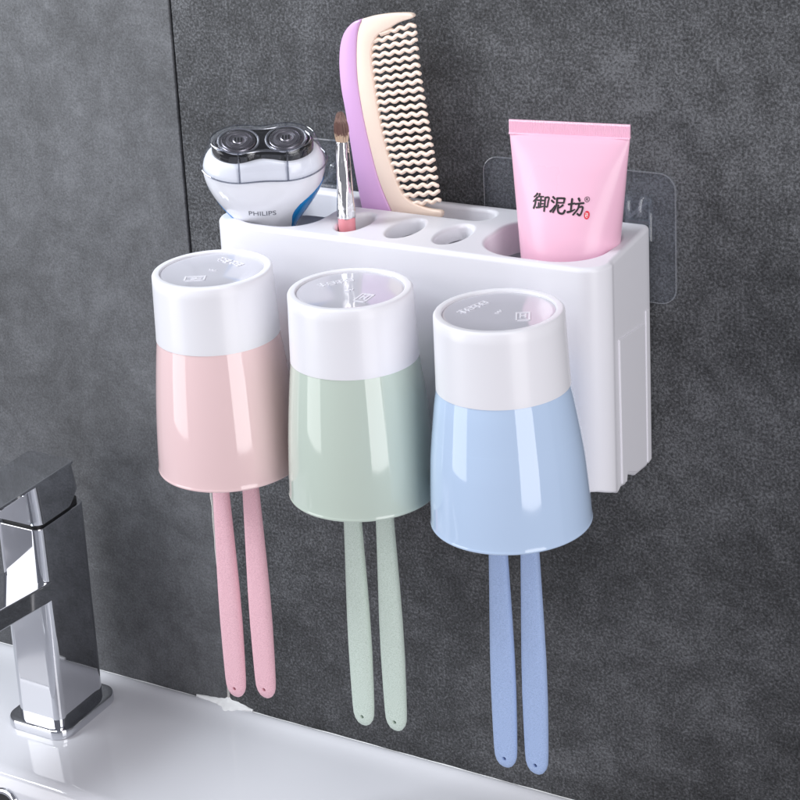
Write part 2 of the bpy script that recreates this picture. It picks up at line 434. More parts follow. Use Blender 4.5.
for c, cd in zip(hp, (1.45, .85, .8, .8, 1.9, 1.65)):
    rs = [[(x, y, -HF*(1-math.cos(math.radians(q)))) for x, y in offset(c, HF*(1-math.sin(math.radians(q))))] for q in (0, 20, 40, 60, 80, 90)]
    rs += [[(x, y, -cd) for x, y in offset(c, -.06)], [(x, y, -cd-.05) for x, y in offset(c, .04)], [(x, y, -cd) for x, y in offset(c, .14)], [(x, y, -.45) for x, y in offset(c, .18)]]
    hb.loft(rs, False, False)
hb_keep = [(f_, k_) for f_, k_ in zip(hb.f, hb.mi) if not all(hb.v[i][1] > -.6 and hb.v[i][2] < -1.4 and 1.2 < hb.v[i][0] < 20.9 for i in f_)]
hb.f = [a_ for a_, b_ in hb_keep]; hb.mi = [b_ for a_, b_ in hb_keep]
# weld
def weld(o, d=.0005*S*10):
    bm = bmesh.new(); bm.from_mesh(o.data); bmesh.ops.remove_doubles(bm, verts=bm.verts, dist=d); bmesh.ops.recalc_face_normals(bm, faces=bm.faces)
    bm.to_mesh(o.data); bm.free()
h_ob = hb.build('holder_body', M['white'], hold, angle=50, recalc=False)
weld(h_ob)
for p_ in h_ob.data.polygons: p_.use_smooth = True
h_ob.data.set_sharp_from_angle(angle=math.radians(50)); h_ob.modifiers.new('wn', 'WEIGHTED_NORMAL').keep_sharp = True
# raised panel on the right end, and the thin rail behind it
sp_ = MB(); prof = [(-5.35, -4.32), (-1.50, -4.86), (-1.50, -12.70), (-3.05, -12.45), (-4.46, -11.80), (-4.62, -12.28), (-5.25, -12.12)]
def side(profile, h, name):
    q = MB(); r0 = [(xright(y)-.05, y, z) for y, z in profile]; r1 = [(xright(y)+h-.02, y, z) for y, z in profile]
    r2 = [(xright(y)+h, y, z) for y, z in offset(profile[::-1], -.03)[::-1]]
    q.loft([r0, r1, r2]); return q.build(name, M['white'], hold, angle=30)
side(prof, .07, 'side_panel')
side([(-1.22, -4.3), (-.75, -4.36), (-.75, -12.80), (-1.22, -12.72)], .05, 'side_rail')

# adhesive pads with hooks behind the holder
def pad(x0, x1, hx, label):
    t = thing('adhesive_hook_pad', label, 'adhesive hook', ((x0+x1)/2, -.02, -.7), 'clear adhesive pads on the wall')
    c = rrect(x0, x1, -4.25, 2.72, .85, 10)
    m = MB(); m.loft([[(x, -.015, z) for x, z in c], [(x, -.10, z) for x, z in c], [(x, -.12, z) for x, z in offset(c, -.04)]])
    pd = m.build('film', M['pad'], t, angle=50)
    e = MB(); oc = offset(c, .012); ic = offset(c, -.045)
    e.loft([[(x, -.014, z) for x, z in oc], [(x, -.125, z) for x, z in oc], [(x, -.135, z) for x, z in ic]], False, False); e.build('film_edge', M['pad_edge'], pd)
    h = MB()
    for dx in (-.62, .62):
        path = [(hx+dx, -.12, -.9), (hx+dx, -.13, .9), (hx+dx*.95, -.30, 1.35), (hx+dx*.6, -.55, 1.42), (hx+dx*.5, -.72, 1.0), (hx+dx*.5, -.72, .55)]
        h.tube(catmull(path, 5), .13, 10, up=(1, 0, 0))
    h.tube([(hx-.5, -.3, .25), (hx+.55, -.35, 1.2)], .10, 8)
    h.tube([(hx-.62, -.28, .1), (hx+.62, -.28, .1)], .14, 8)
    h.build('hook', M['hook'], t)
pad(.9, 9.3, 3.3, 'clear adhesive wall pad behind the electric shaver')
pad(12.65, 23.32, 21.35, 'clear adhesive wall pad behind the pink cream tube at the holder\'s right end')

# ------------------------------------------------------------------ cups
def glyph_boxes(mb, cx, cy, z, ang, kind, s=1.):
    ca, sa = math.cos(ang), math.sin(ang)
    def bar(x0, y0, x1, y1, w=.045):
        a = Vector((x0, y0)); b = Vector((x1, y1)); t = (b-a).normalized(); nn = Vector((-t.y, t.x))*w
        q = [a+nn-t*w, a-nn-t*w, b-nn+t*w, b+nn+t*w]
        pts = [(cx+s*(p.x*ca-p.y*sa), cy+s*(p.x*sa+p.y*ca)) for p in q]
        hgt = .014+.0011*(len(mb.f)//6 % 14)
        mb.loft([[(x, y, z-.03) for x, y in pts], [(x, y, z+hgt) for x, y in pts]])
    if kind == 'box':
        for l_ in ((-.5, -.3, .5, -.3), (-.5, .3, .5, .3), (-.5, -.3, -.5, .3), (.5, -.3, .5, .3), (-.15, -.12, .3, -.12), (-.15, .12, .3, .12), (.08, -.12, .08, .12)): bar(*l_)
    elif kind == 'word':
        for k in range(4):
            o = -.75+.5*k
            for l_ in (((o-.17, -.2, o+.17, -.2), (o-.17, .2, o+.17, .2), (o-.17, -.2, o-.17, .2), (o+.17, -.2, o+.17, .2), (o-.17, 0, o+.17, 0)), ((o, -.22, o, .22), (o-.17, .08, o+.17, .08), (o-.17, -.2, o+.17, -.2)))[k % 2]: bar(*l_, w=.03)
    else:
        for l_ in ((-.2, -.06, -.1, .06), (-.1, .06, 0, -.06), (0, -.06, .1, .06), (.1, .06, .2, -.06)): bar(*l_, w=.03)

def cup(k, colour, label, zm, r2k, spin, lean_):
    cx, cy = 2.848+8.085*k, -11.573
    t = thing('tumbler', label, 'cup', (cx, cy, -11.73), 'upside-down tumblers hung along the holder front')
    zt, r0, r1 = -.977, 3.075, 3.19
    # tumbler wall, mouth down
    prof = [(r1-.22, zm+.6), (r1-.03, zm+.2), (r1+.0, zm-.01)]
    bell = [(zm-.01, 3.19), (-5.5, 3.312), (-6.5, 3.425), (-7.6, 3.535), (-8.8, 3.635), (-10.2, 3.725), (-11.55, 3.785)]
    bl_ = catmull([Vector((r, z)) for z, r in bell], 4)
    prof += [(v.x*(1+(r2k-1)*min(1, (zm-v.y)/3.5)), v.y) for v in bl_[1:]]
    rb = prof[-1][0]
    prof += [(rb+.004, -11.58), (rb+.022, -11.62), (rb+.026, -11.67), (rb+.006, -11.715), (rb-.025, -11.735), (rb-.07, -11.735), (rb-.12, -11.70), (rb-.13, -11.6), (rb-.2, -9), (rb-.35, -7), (r1-.2, zm-.2), (r1-.35, zm+.2)]
    m = MB(); m.lathe(prof, (cx, cy, 0), 96, cap1=True)
    m.build('tumbler_wall', M['cup_'+colour], t, angle=60)
    # white band round the base
    b = MB(); f = .12
    bp_ = [(r1-.2, zm+.012), (r1+.02, zm), (r1+.02, zm+.02)]
    for q in range(1, 8): bp_.append((r1+.015+(r0-r1)*q/7.*.95, zm+(zt-f-zm)*q/7))
    for a in (15, 30, 45, 60, 75, 90): bp_.append((r0-f*(1-math.cos(math.radians(a))), zt-f*(1-math.sin(math.radians(a)))))
    bp_ += [(2.76, zt), (2.71, zt-.015), (2.69, zt-.05), (2.68, zt-.16), (2.55, zt-.17)]
    b.lathe(bp_, (cx, cy, 0), 96)
    band = b.build('base_band', M['cap'], t, angle=50)
    d = MB(); d.lathe([(2.68, zt-.18), (2.68, zt-.13), (2.60, zt-.105), (2.50, zt-.125), (1.2, zt-.125), (.01, zt-.125)], (cx, cy, 0), 80, cap1=True)
    disc = d.build('base_disc', M['disc'], t, angle=50)
    e = MB(); zz = zt-.115
    ca = spin
    def at(r, a): return cx+r*math.cos(a), cy+r*math.sin(a)
    x, y = at(1.45, ca); glyph_boxes(e, x, y, zz, ca+1.4, 'word', .95)
    x, y = at(1.35, ca+PI); glyph_boxes(e, x, y, zz, ca-1.0, 'box', 1.0)
    glyph_boxes(e, cx, cy, zz, ca+1.57, 'mark')
    e.build('embossed_marks', M['emboss'], disc, smooth=False)
    t.rotation_euler.y = math.radians(-lean_); t.location.x += 7.2*math.sin(math.radians(lean_))*S
cup(0, 'pink', 'pink tumbler with white base band, hung upside down below the electric shaver', -4.52, 1.0, 1.45, 1.1)
cup(1, 'green', 'sage green tumbler with white base band, hung upside down between pink and blue ones', -4.52, 1.0, 2.6, .7)
cup(2, 'blue', 'pale blue tumbler with white base band, hung upside down below the cream tube', -4.72, 1.03, 3.0, 1.5)

# ------------------------------------------------------------------ toothbrushes
def brush_mesh():
    """handle in local cm coords: x across, y depth, z up; hangs from z=0 (head top) to z=-22.6; tip at the bottom"""
    L = 22.45
    tab = [(-L, .02, .02), (-L+.04, .20, .10), (-L+.16, .40, .17), (-L+.38, .56, .21), (-L+.68, .655, .235), (-L+1.2, .69, .25), (-L+2.6, .72, .27), (-L+4.6, .74, .29), (-L+6.6, .715, .30), (-L+8.6, .655, .29), (-L+10.6, .585, .28), (-L+12.4, .53, .26), (-L+14.5, .44, .24), (-L+16.5, .30, .22), (-L+18.2, .25, .2), (-L+19.2, .38, .2), (-L+20.0, .52, .21), (-L+21.6, .54, .21), (-L+22.2, .40, .18), (-L+22.4, .15, .08)]
    m = MB(); n = 28; rings = []
    for z, a, b in tab:
        ring = []
        for k in range(n):
            t = 2*PI*k/n; c, s = math.cos(t), math.sin(t)
            sx = math.copysign(abs(c)**.62, c); sy = math.copysign(abs(s)**.62, s)
            ring.append((a*.92*sx+.05*math.sin((z+L)*.16), b*sy, z))
        rings.append(ring)
    m.loft(rings)
    return m, L
def make_brush(colour):
    m, L = brush_mesh()
    o = m.build('handle', M['brush_'+colour], None, angle=60)
    bc = MB(); bc.tube([(.01, -1, -L+.62), (.01, 1, -L+.62)], .115, 20, up=(1, 0, 0)); c = bc.build('cutter', M['hole'])
    md = o.modifiers.new('hang', 'BOOLEAN'); md.object = c; md.solver = 'EXACT'
    dg = bpy.context.evaluated_depsgraph_get(); me = bpy.data.meshes.new_from_object(o.evaluated_get(dg))
    o.modifiers.clear(); old = o.data; o.data = me; bpy.data.meshes.remove(old); me.name = 'handle'
    bpy.data.objects.remove(c)
    for p_ in me.polygons: p_.use_smooth = True
    me.set_sharp_from_angle(angle=math.radians(50))
    root = thing('toothbrush', 'x', 'toothbrush'); o.parent = root
    hm = MB()
    for i in range(5):
        for j in range(9):
            hm.tube([(-.36+.18*i, -.15, -2.3+.22*j), (-.36+.18*i, -1.1, -2.3+.22*j)], .07, 6, up=(1, 0, 0))
    h = hm.build('bristles', M['bristle_white'], root)
    return root
def copy_thing(root):
    r = root.copy(); COL.objects.link(r)
    for ch in list(root.children):
        c = ch.copy(); COL.objects.link(c); c.parent = r
    return r
lab = {('pink', 0): 'speckled pink toothbrush under the pink tumbler, the one beside the tile joint',
       ('pink', 1): 'speckled pink toothbrush under the pink tumbler, the one farther from the tile joint',
       ('green', 0): 'speckled green toothbrush under the green tumbler, the one nearer the pink brushes',
       ('green', 1): 'speckled green toothbrush under the green tumbler, the one nearer the blue brushes',
       ('blue', 0): 'speckled blue toothbrush under the blue tumbler, the one nearer the green brushes',
       ('blue', 1): 'speckled blue toothbrush under the blue tumbler, the last one away from the tap'}
for colour, xs_, tips in (('pink', (1.05, 2.98), (-27.2, -26.75)), ('green', (9.24, 11.13), (-26.8, -26.6)), ('blue', (17.56, 19.30), (-27.02, -26.93))):
    proto = make_brush(colour)
    for k in (0, 1):
        o = proto if k == 0 else copy_thing(proto)
        o.location = Vector((xs_[k], -10., tips[k]+22.45))*S
        o.rotation_euler = (0, rnd.uniform(-.004, .004), rnd.uniform(-.05, .05))
        o['label'] = lab[(colour, k)]; o['group'] = 'pairs of toothbrushes hanging below the tumblers'

# ------------------------------------------------------------------ comb
comb = thing('comb', 'peach wavy-toothed hair comb with lilac spine standing in the holder slot', 'comb', (8, -1.7, 0))
YC = -1.7
def plate(poly, th, name, m, parent, bev=.06, y=YC):
    q = MB(); pl = [(p[0], p[1]) for p in poly]
    area = sum(a[0]*b[1]-b[0]*a[1] for a, b in zip(pl, pl[1:]+pl[:1]))
    if area < 0: pl = pl[::-1]
    def ring(d, yy): return [(x, yy, z) for x, z in (offset(pl, d) if d else pl)]
    tri = tessellate_polygon([[Vector((x, z, 0)) for x, z in offset(pl, -bev)]])
    rs = [ring(-bev, y+th), ring(-bev*.3, y+th-bev*.3), ring(0, y+th-bev), ring(0, y-th+bev), ring(-bev*.3, y-th+bev*.3), ring(-bev, y-th)]
    q.loft(rs, False, False)
    for yy in (y+th, y-th): q.add(ring(-bev, yy), [list(t) for t in tri])
    o = q.build(name, m, parent, angle=50, recalc=False); weld(o)
    for p_ in o.data.polygons: p_.use_smooth = True
    o.data.set_sharp_from_angle(angle=math.radians(50)); return o
spine_o = [(6.80, 10.08), (6.35, 9.93), (5.95, 9.62), (5.63, 9.20), (5.42, 8.65), (5.31, 8.0), (5.27, 7.3), (5.31, 6.2), (5.48, 5.0), (5.66, 3.3), (5.86, 1.6), (6.14, -.3), (6.33, -1.5)]
bound = [(6.80, 10.08), (6.58, 9.62), (6.44, 9.1), (6.34, 8.2), (6.31, 7.3), (6.34, 6.4), (6.52, 4.9), (6.83, 3.2), (7.29, 1.28), (7.95, -.35), (8.45, -1.5)]
so = [tuple(v) for v in catmull(spine_o, 5)]; bo = [tuple(v) for v in catmull(bound, 5)]
plate(so+bo[::-1][:-1], .24, 'spine', M['lilac'], comb, .09)
top = [(6.80, 10.08), (7.5, 10.29), (8.41, 10.46), (9.1, 10.53), (9.62, 10.55), (9.82, 10.48), (9.84, 10.36), (9.64, 10.25), (9.25, 10.13), (8.85, 9.96), (8.42, 9.70), (8.0, 9.48), (7.62, 9.22), (7.38, 8.85), (7.24, 8.4), (7.2, 7.8), (7.24, 7.2), (7.32, 6.2), (7.47, 4.8), (7.72, 3.4), (8.05, 2.2), (8.5, .95), (9.0, .38), (9.6, .14), (10.3, .0), (10.88, -.02), (11.0, -.2), (10.8, -.5), (9.7, -1.2)]
tp = [tuple(v) for v in catmull(top, 4)]
cbody = plate(tp+bo[::-1][:-1], .19, 'comb_body', M['peach'], comb, .07)
NT = 23
tips = [(9.92, 9.96), (10.08, 7.6), (10.39, 5.12), (10.57, 3.83), (10.90, .78), (10.98, -.1)]
roots = [(8.20, 9.52), (7.55, 9.0), (7.26, 8.35), (7.22, 7.3), (7.34, 6.1), (7.47, 4.75), (7.72, 3.4), (8.05, 2.2), (8.5, .95), (8.9, .45), (9.35, .2)]
def on_curve(pts, z):
    for a, b in zip(pts, pts[1:]):
        if (a[1]-z)*(b[1]-z) <= 0 and a[1] != b[1]:
            k = (z-a[1])/(b[1]-a[1]); return a[0]+(b[0]-a[0])*k
    return pts[0][0] if z > pts[0][1] else pts[-1][0]
tooth0 = None
for i in range(NT):
    zt_ = 9.96-(9.96-.55)*i/(NT-1)
    xt = on_curve(tips, zt_)
    zr = zt_-.70+.24*i/NT; xr = on_curve(roots, zr)-.42
    if i == 0: xr += .35; zr += .1
    L = xt-xr; pts_ = []; rad = []; NP = 44
    for k in range(NP+1):
        s = k/NP; wv = .065*math.sin(s*L/.60*2*PI+2.2)*min(1, max(0, (s*L-.35)/.3))
        pts_.append((xr+L*s, YC, zr+(zt_-zr)*s+wv))
        r = (.112 if s*L > .7 else .175-.063*s*L/.7)
        if s > .97: r *= math.sqrt(max(.02, 1-((s-.97)/.03)**2))
        rad.append(r)
    m = MB(); m.tube(pts_, rad, 10, flat=1.05)
    m.build('tooth', M['peach'], comb, angle=60)

# ------------------------------------------------------------------ makeup brush
mk = thing('makeup_brush', 'small makeup brush with crinkled silver ferrule and rose handle in a holder hole', 'makeup brush', (7.3, -5.5, -4))
ax = lambda z: (7.32-.008*z-.0*z, -5.5+.012*z, z)
m = MB(); zs = [(-4.5, .30), (-4, .38), (-2, .44), (0, .455), (.40, .455)]
m.tube([ax(z) for z, r in zs], [r for z, r in zs], 28); m.build('handle', M['rose'], mk)
m = MB(); rings = []
for k in range(60):
    z = .36+k*(4.5-.36)/59; r0_ = .475-.14*(z-.36)/4.14
    if k in (0, 59): r0_ -= .03
    c = Vector(ax(z)); ring = []
    for j in range(40):
        a = 2*PI*j/40; w = 1+.05*math.sin(5*a+z*.7)*math.sin(z*1.3+.6)+.02*math.sin(9*a-z*2.1)
        ring.append(c+Vector((math.cos(a), math.sin(a)*(1-.12*(z-.36)/4.14), 0))*(r0_*w))
    rings.append(ring)
m.loft(rings); m.build('ferrule', M['silver'], mk, angle=70)
hb1, hb2, hb3 = MB(), MB(), MB()
for k in range(420):
    a = rnd.uniform(0, 2*PI); q = rnd.random()**.42; c = Vector(ax(4.42))
    h = 1.58*math.sqrt(max(.1, 1-.38*q**4))*rnd.uniform(.90, 1.05)
    def P_(s):
        bulge = 1+.34*math.sin(PI*min(1, s*.9))-.38*max(0, s-.6)
        return c+Vector((math.cos(a)*.30*q*bulge, math.sin(a)*.25*q*bulge, h*s))
    e1 = rnd.uniform(.28, .44); e2 = rnd.uniform(.78, .90)
    hb1.tube([P_(s) for s in (.0, .15, e1+.02)], .020, 4, up=(1, 0, 0)); hb2.tube([P_(s) for s in (e1, .5, .65, e2)], [.021, .02, .019, .017], 4, up=(1, 0, 0)); hb3.tube([P_(s) for s in (e2-.02, .94, 1.)], [.017, .013, .005], 4, up=(1, 0, 0))
bb = hb2.build('bristles', M['hair_brown'], mk); hb1.build('bristle_roots', M['hair_tan'], bb); hb3.build('bristle_tips', M['hair_tip'], bb)
cb2 = MB(); cb2.tube([ax(4.9), ax(5.1), ax(5.4), ax(5.6)], [.20, .28, .26, .12], 16); cb2.build('bristle_core', M['hair_brown'], bb)

# ------------------------------------------------------------------ cream tube
tb = thing('cream_tube', 'pink squeeze tube of cream with black lettering standing in the large holder hole', 'cream tube', (18.5, -3.6, -1.2))
TA = math.radians(8.5)
tx = Vector((math.cos(TA), math.sin(TA), 0)); ty = Vector((-math.sin(TA), math.cos(TA), 0))
TB0, TB1 = Vector((19.2, -3.95, -1.3)), Vector((19.10, -3.4, 5.98))
# t, half width, half depth, squareness
TT = [(0., 2.42, 2.2, 2.0), (.15, 2.52, 2.1, 2.0), (.35, 2.66, 1.8, 2.0), (.55, 2.80, 1.36, 2.05), (.72, 2.91, .92, 2.1), (.84, 3.0, .50, 2.2), (.90, 3.04, .28, 2.3), (.915, 3.05, .10, 2.8)]
def tube_pt(u, t, out=0.):
    """u: -1..1 across the front, t: 0 bottom .. 1 top"""
    a, b, n_ = lerp_table(t, TT)
    c = TB0.lerp(TB1, t); w = max(0, 1-abs(u)**n_)**(1/n_)
    return c+tx*(a*u)-ty*(b*w+out)
m = MB(); rings = []; NS = 64
tt = [-.10, -.07, -.03]+[k/36*.915 for k in range(37)]
for t in tt:
    a, b, n_ = lerp_table(max(t, 0), TT)
    if t < 0: a *= 1-(.04 if t > -.05 else .12 if t > -.08 else .3); b *= 1-(.04 if t > -.05 else .12 if t > -.08 else .3)
    c = TB0.lerp(TB1, t); ring = []
    for j in range(NS):
        th = 2*PI*j/NS; cc, ss_ = math.cos(th), math.sin(th)
        ring.append(c+tx*(a*math.copysign(abs(cc)**(2/n_), cc))+ty*(b*math.copysign(abs(ss_)**(2/n_), ss_)))
    rings.append(ring)
m.loft(rings); tbody = m.build('tube_body', M['tube'], tb, angle=60)
# crimped seal: fine vertical ribs
m = MB(); NR = 150; W_ = 3.06
front = []; 
for zi, t in enumerate((.905, .915, .99, 1.0)):
    row = []
    for side_ in (-1, 1):
        for k in range(NR+1):
            u = -1+2*k/NR
            if side_ == 1: u = -u
            d = (.085 if t > .91 else .16)+(.018*(1 if k % 2 else -1) if zi in (1, 2) else 0)
            if zi == 3: d = .05
            row.append(TB0.lerp(TB1, t)+tx*(W_*u)+ty*(side_*d))
    front.append(row)
m.loft(front); m.build('crimp', M['tube'], tb, angle=20)
# lettering: units of the drawn strokes, mapped on to the front of the tube
KS = 11.43
def letter_map(px_, py_):
    # drawn on a 70 x 50 field; centre of the three characters at (338,240)
    u = (px_-338)/KS/20.35/math.cos(math.radians(23.3)); v = -(py_-240)/KS/20.35/.957
    return u, v
strokes = [
 ([(112, 140), (98, 160), (74, 180)], 20, 12), ([(112, 180), (92, 205), (68, 228)], 20, 12), ([(96, 208), (92, 250), (76, 298)], 17, 19),
 ([(140, 138), (133, 158), (120, 176)], 17, 11), ([(128, 168), (184, 164)], 15, 13), ([(116, 208), (190, 202)], 16, 14), ([(156, 168), (154, 220), (153, 268)], 15, 15),
 ([(131, 232), (131, 276)], 14, 14), ([(158, 240), (186, 236)], 13, 11), ([(108, 286), (150, 277), (188, 262)], 17, 11),
 ([(204, 170), (244, 166), (238, 215), (232, 262), (214, 262)], 15, 13), ([(204, 172), (202, 240), (200, 312)], 16, 17),
 ([(290, 156), (312, 176)], 19, 17), ([(278, 194), (302, 212)], 19, 17), ([(270, 308), (292, 282), (318, 242)], 20, 10),
 ([(334, 166), (380, 163), (416, 163)], 16, 17), ([(416, 163), (413, 190), (410, 212)], 18, 13), ([(338, 212), (410, 208)], 14, 13), ([(337, 168), (334, 225), (322, 270), (300, 314)], 17, 15),
 ([(402, 232), (380, 252), (356, 266)], 18, 11), ([(354, 236), (352, 285), (366, 314), (408, 318), (428, 286)], 16, 19),
 ([(462, 222), (526, 210)], 17, 15), ([(496, 164), (493, 230), (490, 286)], 18, 16), ([(456, 302), (494, 292), (532, 272)], 20, 11),
 ([(564, 158), (576, 186)], 20, 16), ([(534, 216), (574, 210), (618, 206)], 16, 17), ([(574, 214), (560, 270), (516, 328)], 16, 15), ([(572, 248), (610, 246), (602, 300), (584, 332), (560, 316)], 15, 17)]
m = MB(); TC = .485
UC = -.225/2.95*2.95          # centre of the lettering, cm from the tube axis
def on_tube(u_cm, v_cm, out):
    t = TC+v_cm/7.3; a = lerp_table(t, TT)[0]
    return tube_pt((UC+u_cm)/a, t, out)
for i, (pt, w0, w1) in enumerate(strokes):
    vs, fs = stroke_poly([Vector(p) for p in pt], w0*1.22, w1*1.22)
    m.add([on_tube(*letter_map(*v), .012+.0006*i) for v in vs], fs)
ring_c = [(650+25*math.cos(2*PI*k/24), 168+27*math.sin(2*PI*k/24)) for k in range(25)]
for q in ([ring_c] + [[(640, 182), (640, 155)], [(640, 155), (656, 157), (655, 167), (641, 169)], [(648, 169), (660, 182)]]):
    n_ = len(q); vs, fs = stroke_poly([Vector(p) for p in q], 5, 5) if n_ < 10 else ([], [])
    if n_ >= 10:
        for k, p_ in enumerate(q):
            d = Vector((p_[0]-650, p_[1]-168)).normalized(); vs += [(p_[0]+d.x*2.4, p_[1]+d.y*2.4), (p_[0]-d.x*2.4, p_[1]-d.y*2.4)]
        fs = [[2*k, 2*k+1, 2*k+3, 2*k+2] for k in range(n_-1)]
    m.add([on_tube(*letter_map(*v), .013+.0008*len(m.v) % .01) for v in vs], fs)
m.build('lettering', M['ink'], tbody, smooth=False, recalc=False)
m = MB(); el = [(655+29*math.cos(2*PI*k/28), 332+45*math.sin(2*PI*k/28)) for k in range(28)]
m.add([on_tube(*letter_map(*v), .012) for v in el], [list(range(28))])
seal_o = m.build('seal_stamp', M['seal'], tbody, smooth=False, recalc=False)
m = MB()
for i, q in enumerate(([(640, 310), (664, 318), (650, 332)], [(650, 332), (668, 340)], [(644, 348), (660, 356)], [(642, 326), (646, 350)])):
    vs, fs = stroke_poly([Vector(p) for p in q], 6, 6); m.add([on_tube(*letter_map(*v), .018+.0006*i) for v in vs], fs)
m.build('seal_character', M['seal_white'], seal_o, smooth=False, recalc=False)

# ------------------------------------------------------------------ shaver
SB = Vector((2.0, -4.85, -.28))           # a point on the axis, 5 cm below the head plane
shv = thing('electric_shaver', 'white and blue electric shaver with two round cutters under a clear cover', 'electric shaver', (2.1, -4.6, -3))
yaw = math.radians(31.8)
ru = Vector((math.cos(yaw), math.sin(yaw), 0)); rv = Vector((-math.sin(yaw), math.cos(yaw), 0)); rw = Vector((0, 0, 1))
lean = Matrix.Rotation(math.radians(22), 3, ru); roll = Matrix.Rotation(math.radians(.6), 3, rv)
su, sv, sw = roll @ (lean @ ru), roll @ (lean @ rv), roll @ (lean @ rw)
SH = SB+sw*5
def L2W(u, v, w): return SH+su*u+sv*v+sw*w
BT = [(-8.6, 1.0, .9, 0.), (-8.2, 1.25, 1.12, 0), (-7, 1.34, 1.2, 0), (-6, 1.42, 1.26, 0), (-5.3, 1.62, 1.36, 0), (-4.6, 2.02, 1.54, 0), (-3.9, 2.46, 1.72, 0), (-3.2, 2.84, 1.87, .02), (-2.5, 3.10, 1.95, .05), (-1.9, 3.22, 1.95, .09), (-1.4, 3.22, 1.88, .13), (-1.0, 3.12, 1.76, .17), (-.72, 2.98, 1.62, .20), (-.6, 2.85, 1.50, .22), (-.56, 2.70, 1.38, .22)]
def bt(w): return lerp_table(w, BT_S)
BT_S = []
for i in range(len(BT)-1):
    for k in range(4):
        t = k/4; p0 = Vector(BT[max(i-1, 0)]); p1 = Vector(BT[i]); p2 = Vector(BT[i+1]); p3 = Vector(BT[min(i+2, len(BT)-1)])
        BT_S.append(tuple(.5*((2*p1)+(p2-p0)*t+(2*p0-5*p1+4*p2-p3)*t*t+(3*p1-p0-3*p2+p3)*t**3)))
BT_S.append(BT[-1])
def sect(a, b, p_, th, grow=0.):
    u = (a+grow)*math.cos(th); v = (b+grow)*math.sin(th)*(1-p_*math.exp(-(u/(.42*a))**2)); return u, v
def sec_ring(a, b, p_, w, n=80, grow=0., wave=0.):
    out = []
    for k in range(n):
        u, v = sect(a, b, p_, 2*PI*k/n, grow)
        out.append(L2W(u, v, w+wave*math.exp(-(u/1.1)**2)))
    return out
m = MB(); m.loft([sec_ring(a, b, p_, w, wave=(.22 if w > -.8 else 0.)) for w, a, b, p_ in BT_S])
sbody = m.build('shaver_body', M['shaver_white'], shv, angle=60)
# blue grip: wraps the back and sides, leaving the white front
UB = [(-8.6, 1.0), (-6, 1.16), (-4.6, 1.24), (-4.1, 1.24), (-3.8, 1.30), (-3.5, 1.44), (-3.2, 1.70), (-2.95, 2.06), (-2.75, 2.46), (-2.55, 2.84), (-2.3, 3.14)]
UBL = [(-8.6, 1.0), (-6, 1.2), (-4.8, 1.40), (-4.4, 1.66), (-4.0, 2.05), (-3.7, 2.42), (-3.4, 2.72), (-2.3, 3.2)]
m = MB(); rows = []
for w, a, b, p_ in BT_S:
    if w > -2.3: break
    ub = lerp_table(w, UB)[0]; t0 = -math.acos(min(.999, ub/(a+.03))); t1 = PI+math.acos(min(.999, lerp_table(w, UBL)[0]/(a+.03)))
    row = []
    for k in range(61):
        th = t0+(t1-t0)*k/60; e = min(k, 60-k)
        u, v = sect(a, b, p_, th, .035 if e > 1 else (.02 if e else -.03)); row.append(L2W(u, v, w))
    rows.append(row)
m.loft(rows, False, False, closed=False); m.build('blue_grip', M['shaver_blue'], shv, angle=60, recalc=True)
# black cutter housing
HT = [(-.62, 2.62, 1.34, .26), (-.10, 2.62, 1.36, .27), (.0, 2.58, 1.33, .27), (.06, 2.50, 1.26, .27), (.07, 2.2, 1.0, .27)]
m = MB(); m.loft([sec_ring(a, b, p_, w, grow=.05, wave=(.2 if w < -.5 else 0)) for w, a, b, p_ in HT]); house = m.build('cutter_housing', M['black_gloss'], shv, angle=40)
# thin bright rim line round the housing
m = MB(); m.loft([sec_ring(2.50, 1.26, .27, .065, grow=.05), sec_ring(2.47, 1.23, .27, .10, grow=.05), sec_ring(2.43, 1.19, .27, .07, grow=.05)], False, False); m.build('housing_trim', M['steel_light'], house)
for cu in (-1.24, 1.24):
    cut = MB()
    tilt = -.10 if cu > 0 else .10
    def cr(r, h, n=56): return [L2W(cu+r*math.cos(2*PI*k/n), r*math.sin(2*PI*k/n), h-.0+tilt*(-r*math.cos(2*PI*k/n))*.4+.06) for k in range(n)]
    cut.loft([cr(1.12, .0), cr(1.12, .05), cr(1.05, .075), cr(.98, .05)], False, False, mi=0)
    cut.loft([cr(.985, .03), cr(.90, .03), cr(.87, .10), cr(.72, .11), cr(.70, .06), cr(.66, .06), cr(.64, .12), cr(.50, .13), cr(.48, .08), cr(.44, .08), cr(.42, .13), cr(.30, .10), cr(.26, .13), cr(.02, .14)], False, True, mi=1)
    co = cut.build('cutter_head', [M['steel_light'], M['steel']], shv, angle=25)
    sl = MB()
    for k in range(3):
        o = -.16+.16*k
        sl.loft([[L2W(cu+x, y, .206+tilt*(-x)*.4) for x, y in rrect(o-.035, o+.035, -.17, .17, .03, 3)], [L2W(cu+x, y, .215+tilt*(-x)*.4) for x, y in rrect(o-.03, o+.03, -.16, .16, .025, 3)]])
    sl.build('cutter_slot', M['black_gloss'], co)
    slots = MB()
    for k in range(54):
        a = 2*PI*k/54
        slots.loft([[L2W(cu+rr_*math.cos(a+da), rr_*math.sin(a+da), h+.06+tilt*(-rr_*math.cos(a))*.4) for rr_, da in ((.73, -.02), (.86, -.02), (.86, .02), (.73, .02))] for h in (.10, .113)])
    slots.build('slit_ring', M['black_gloss'], co, smooth=False)
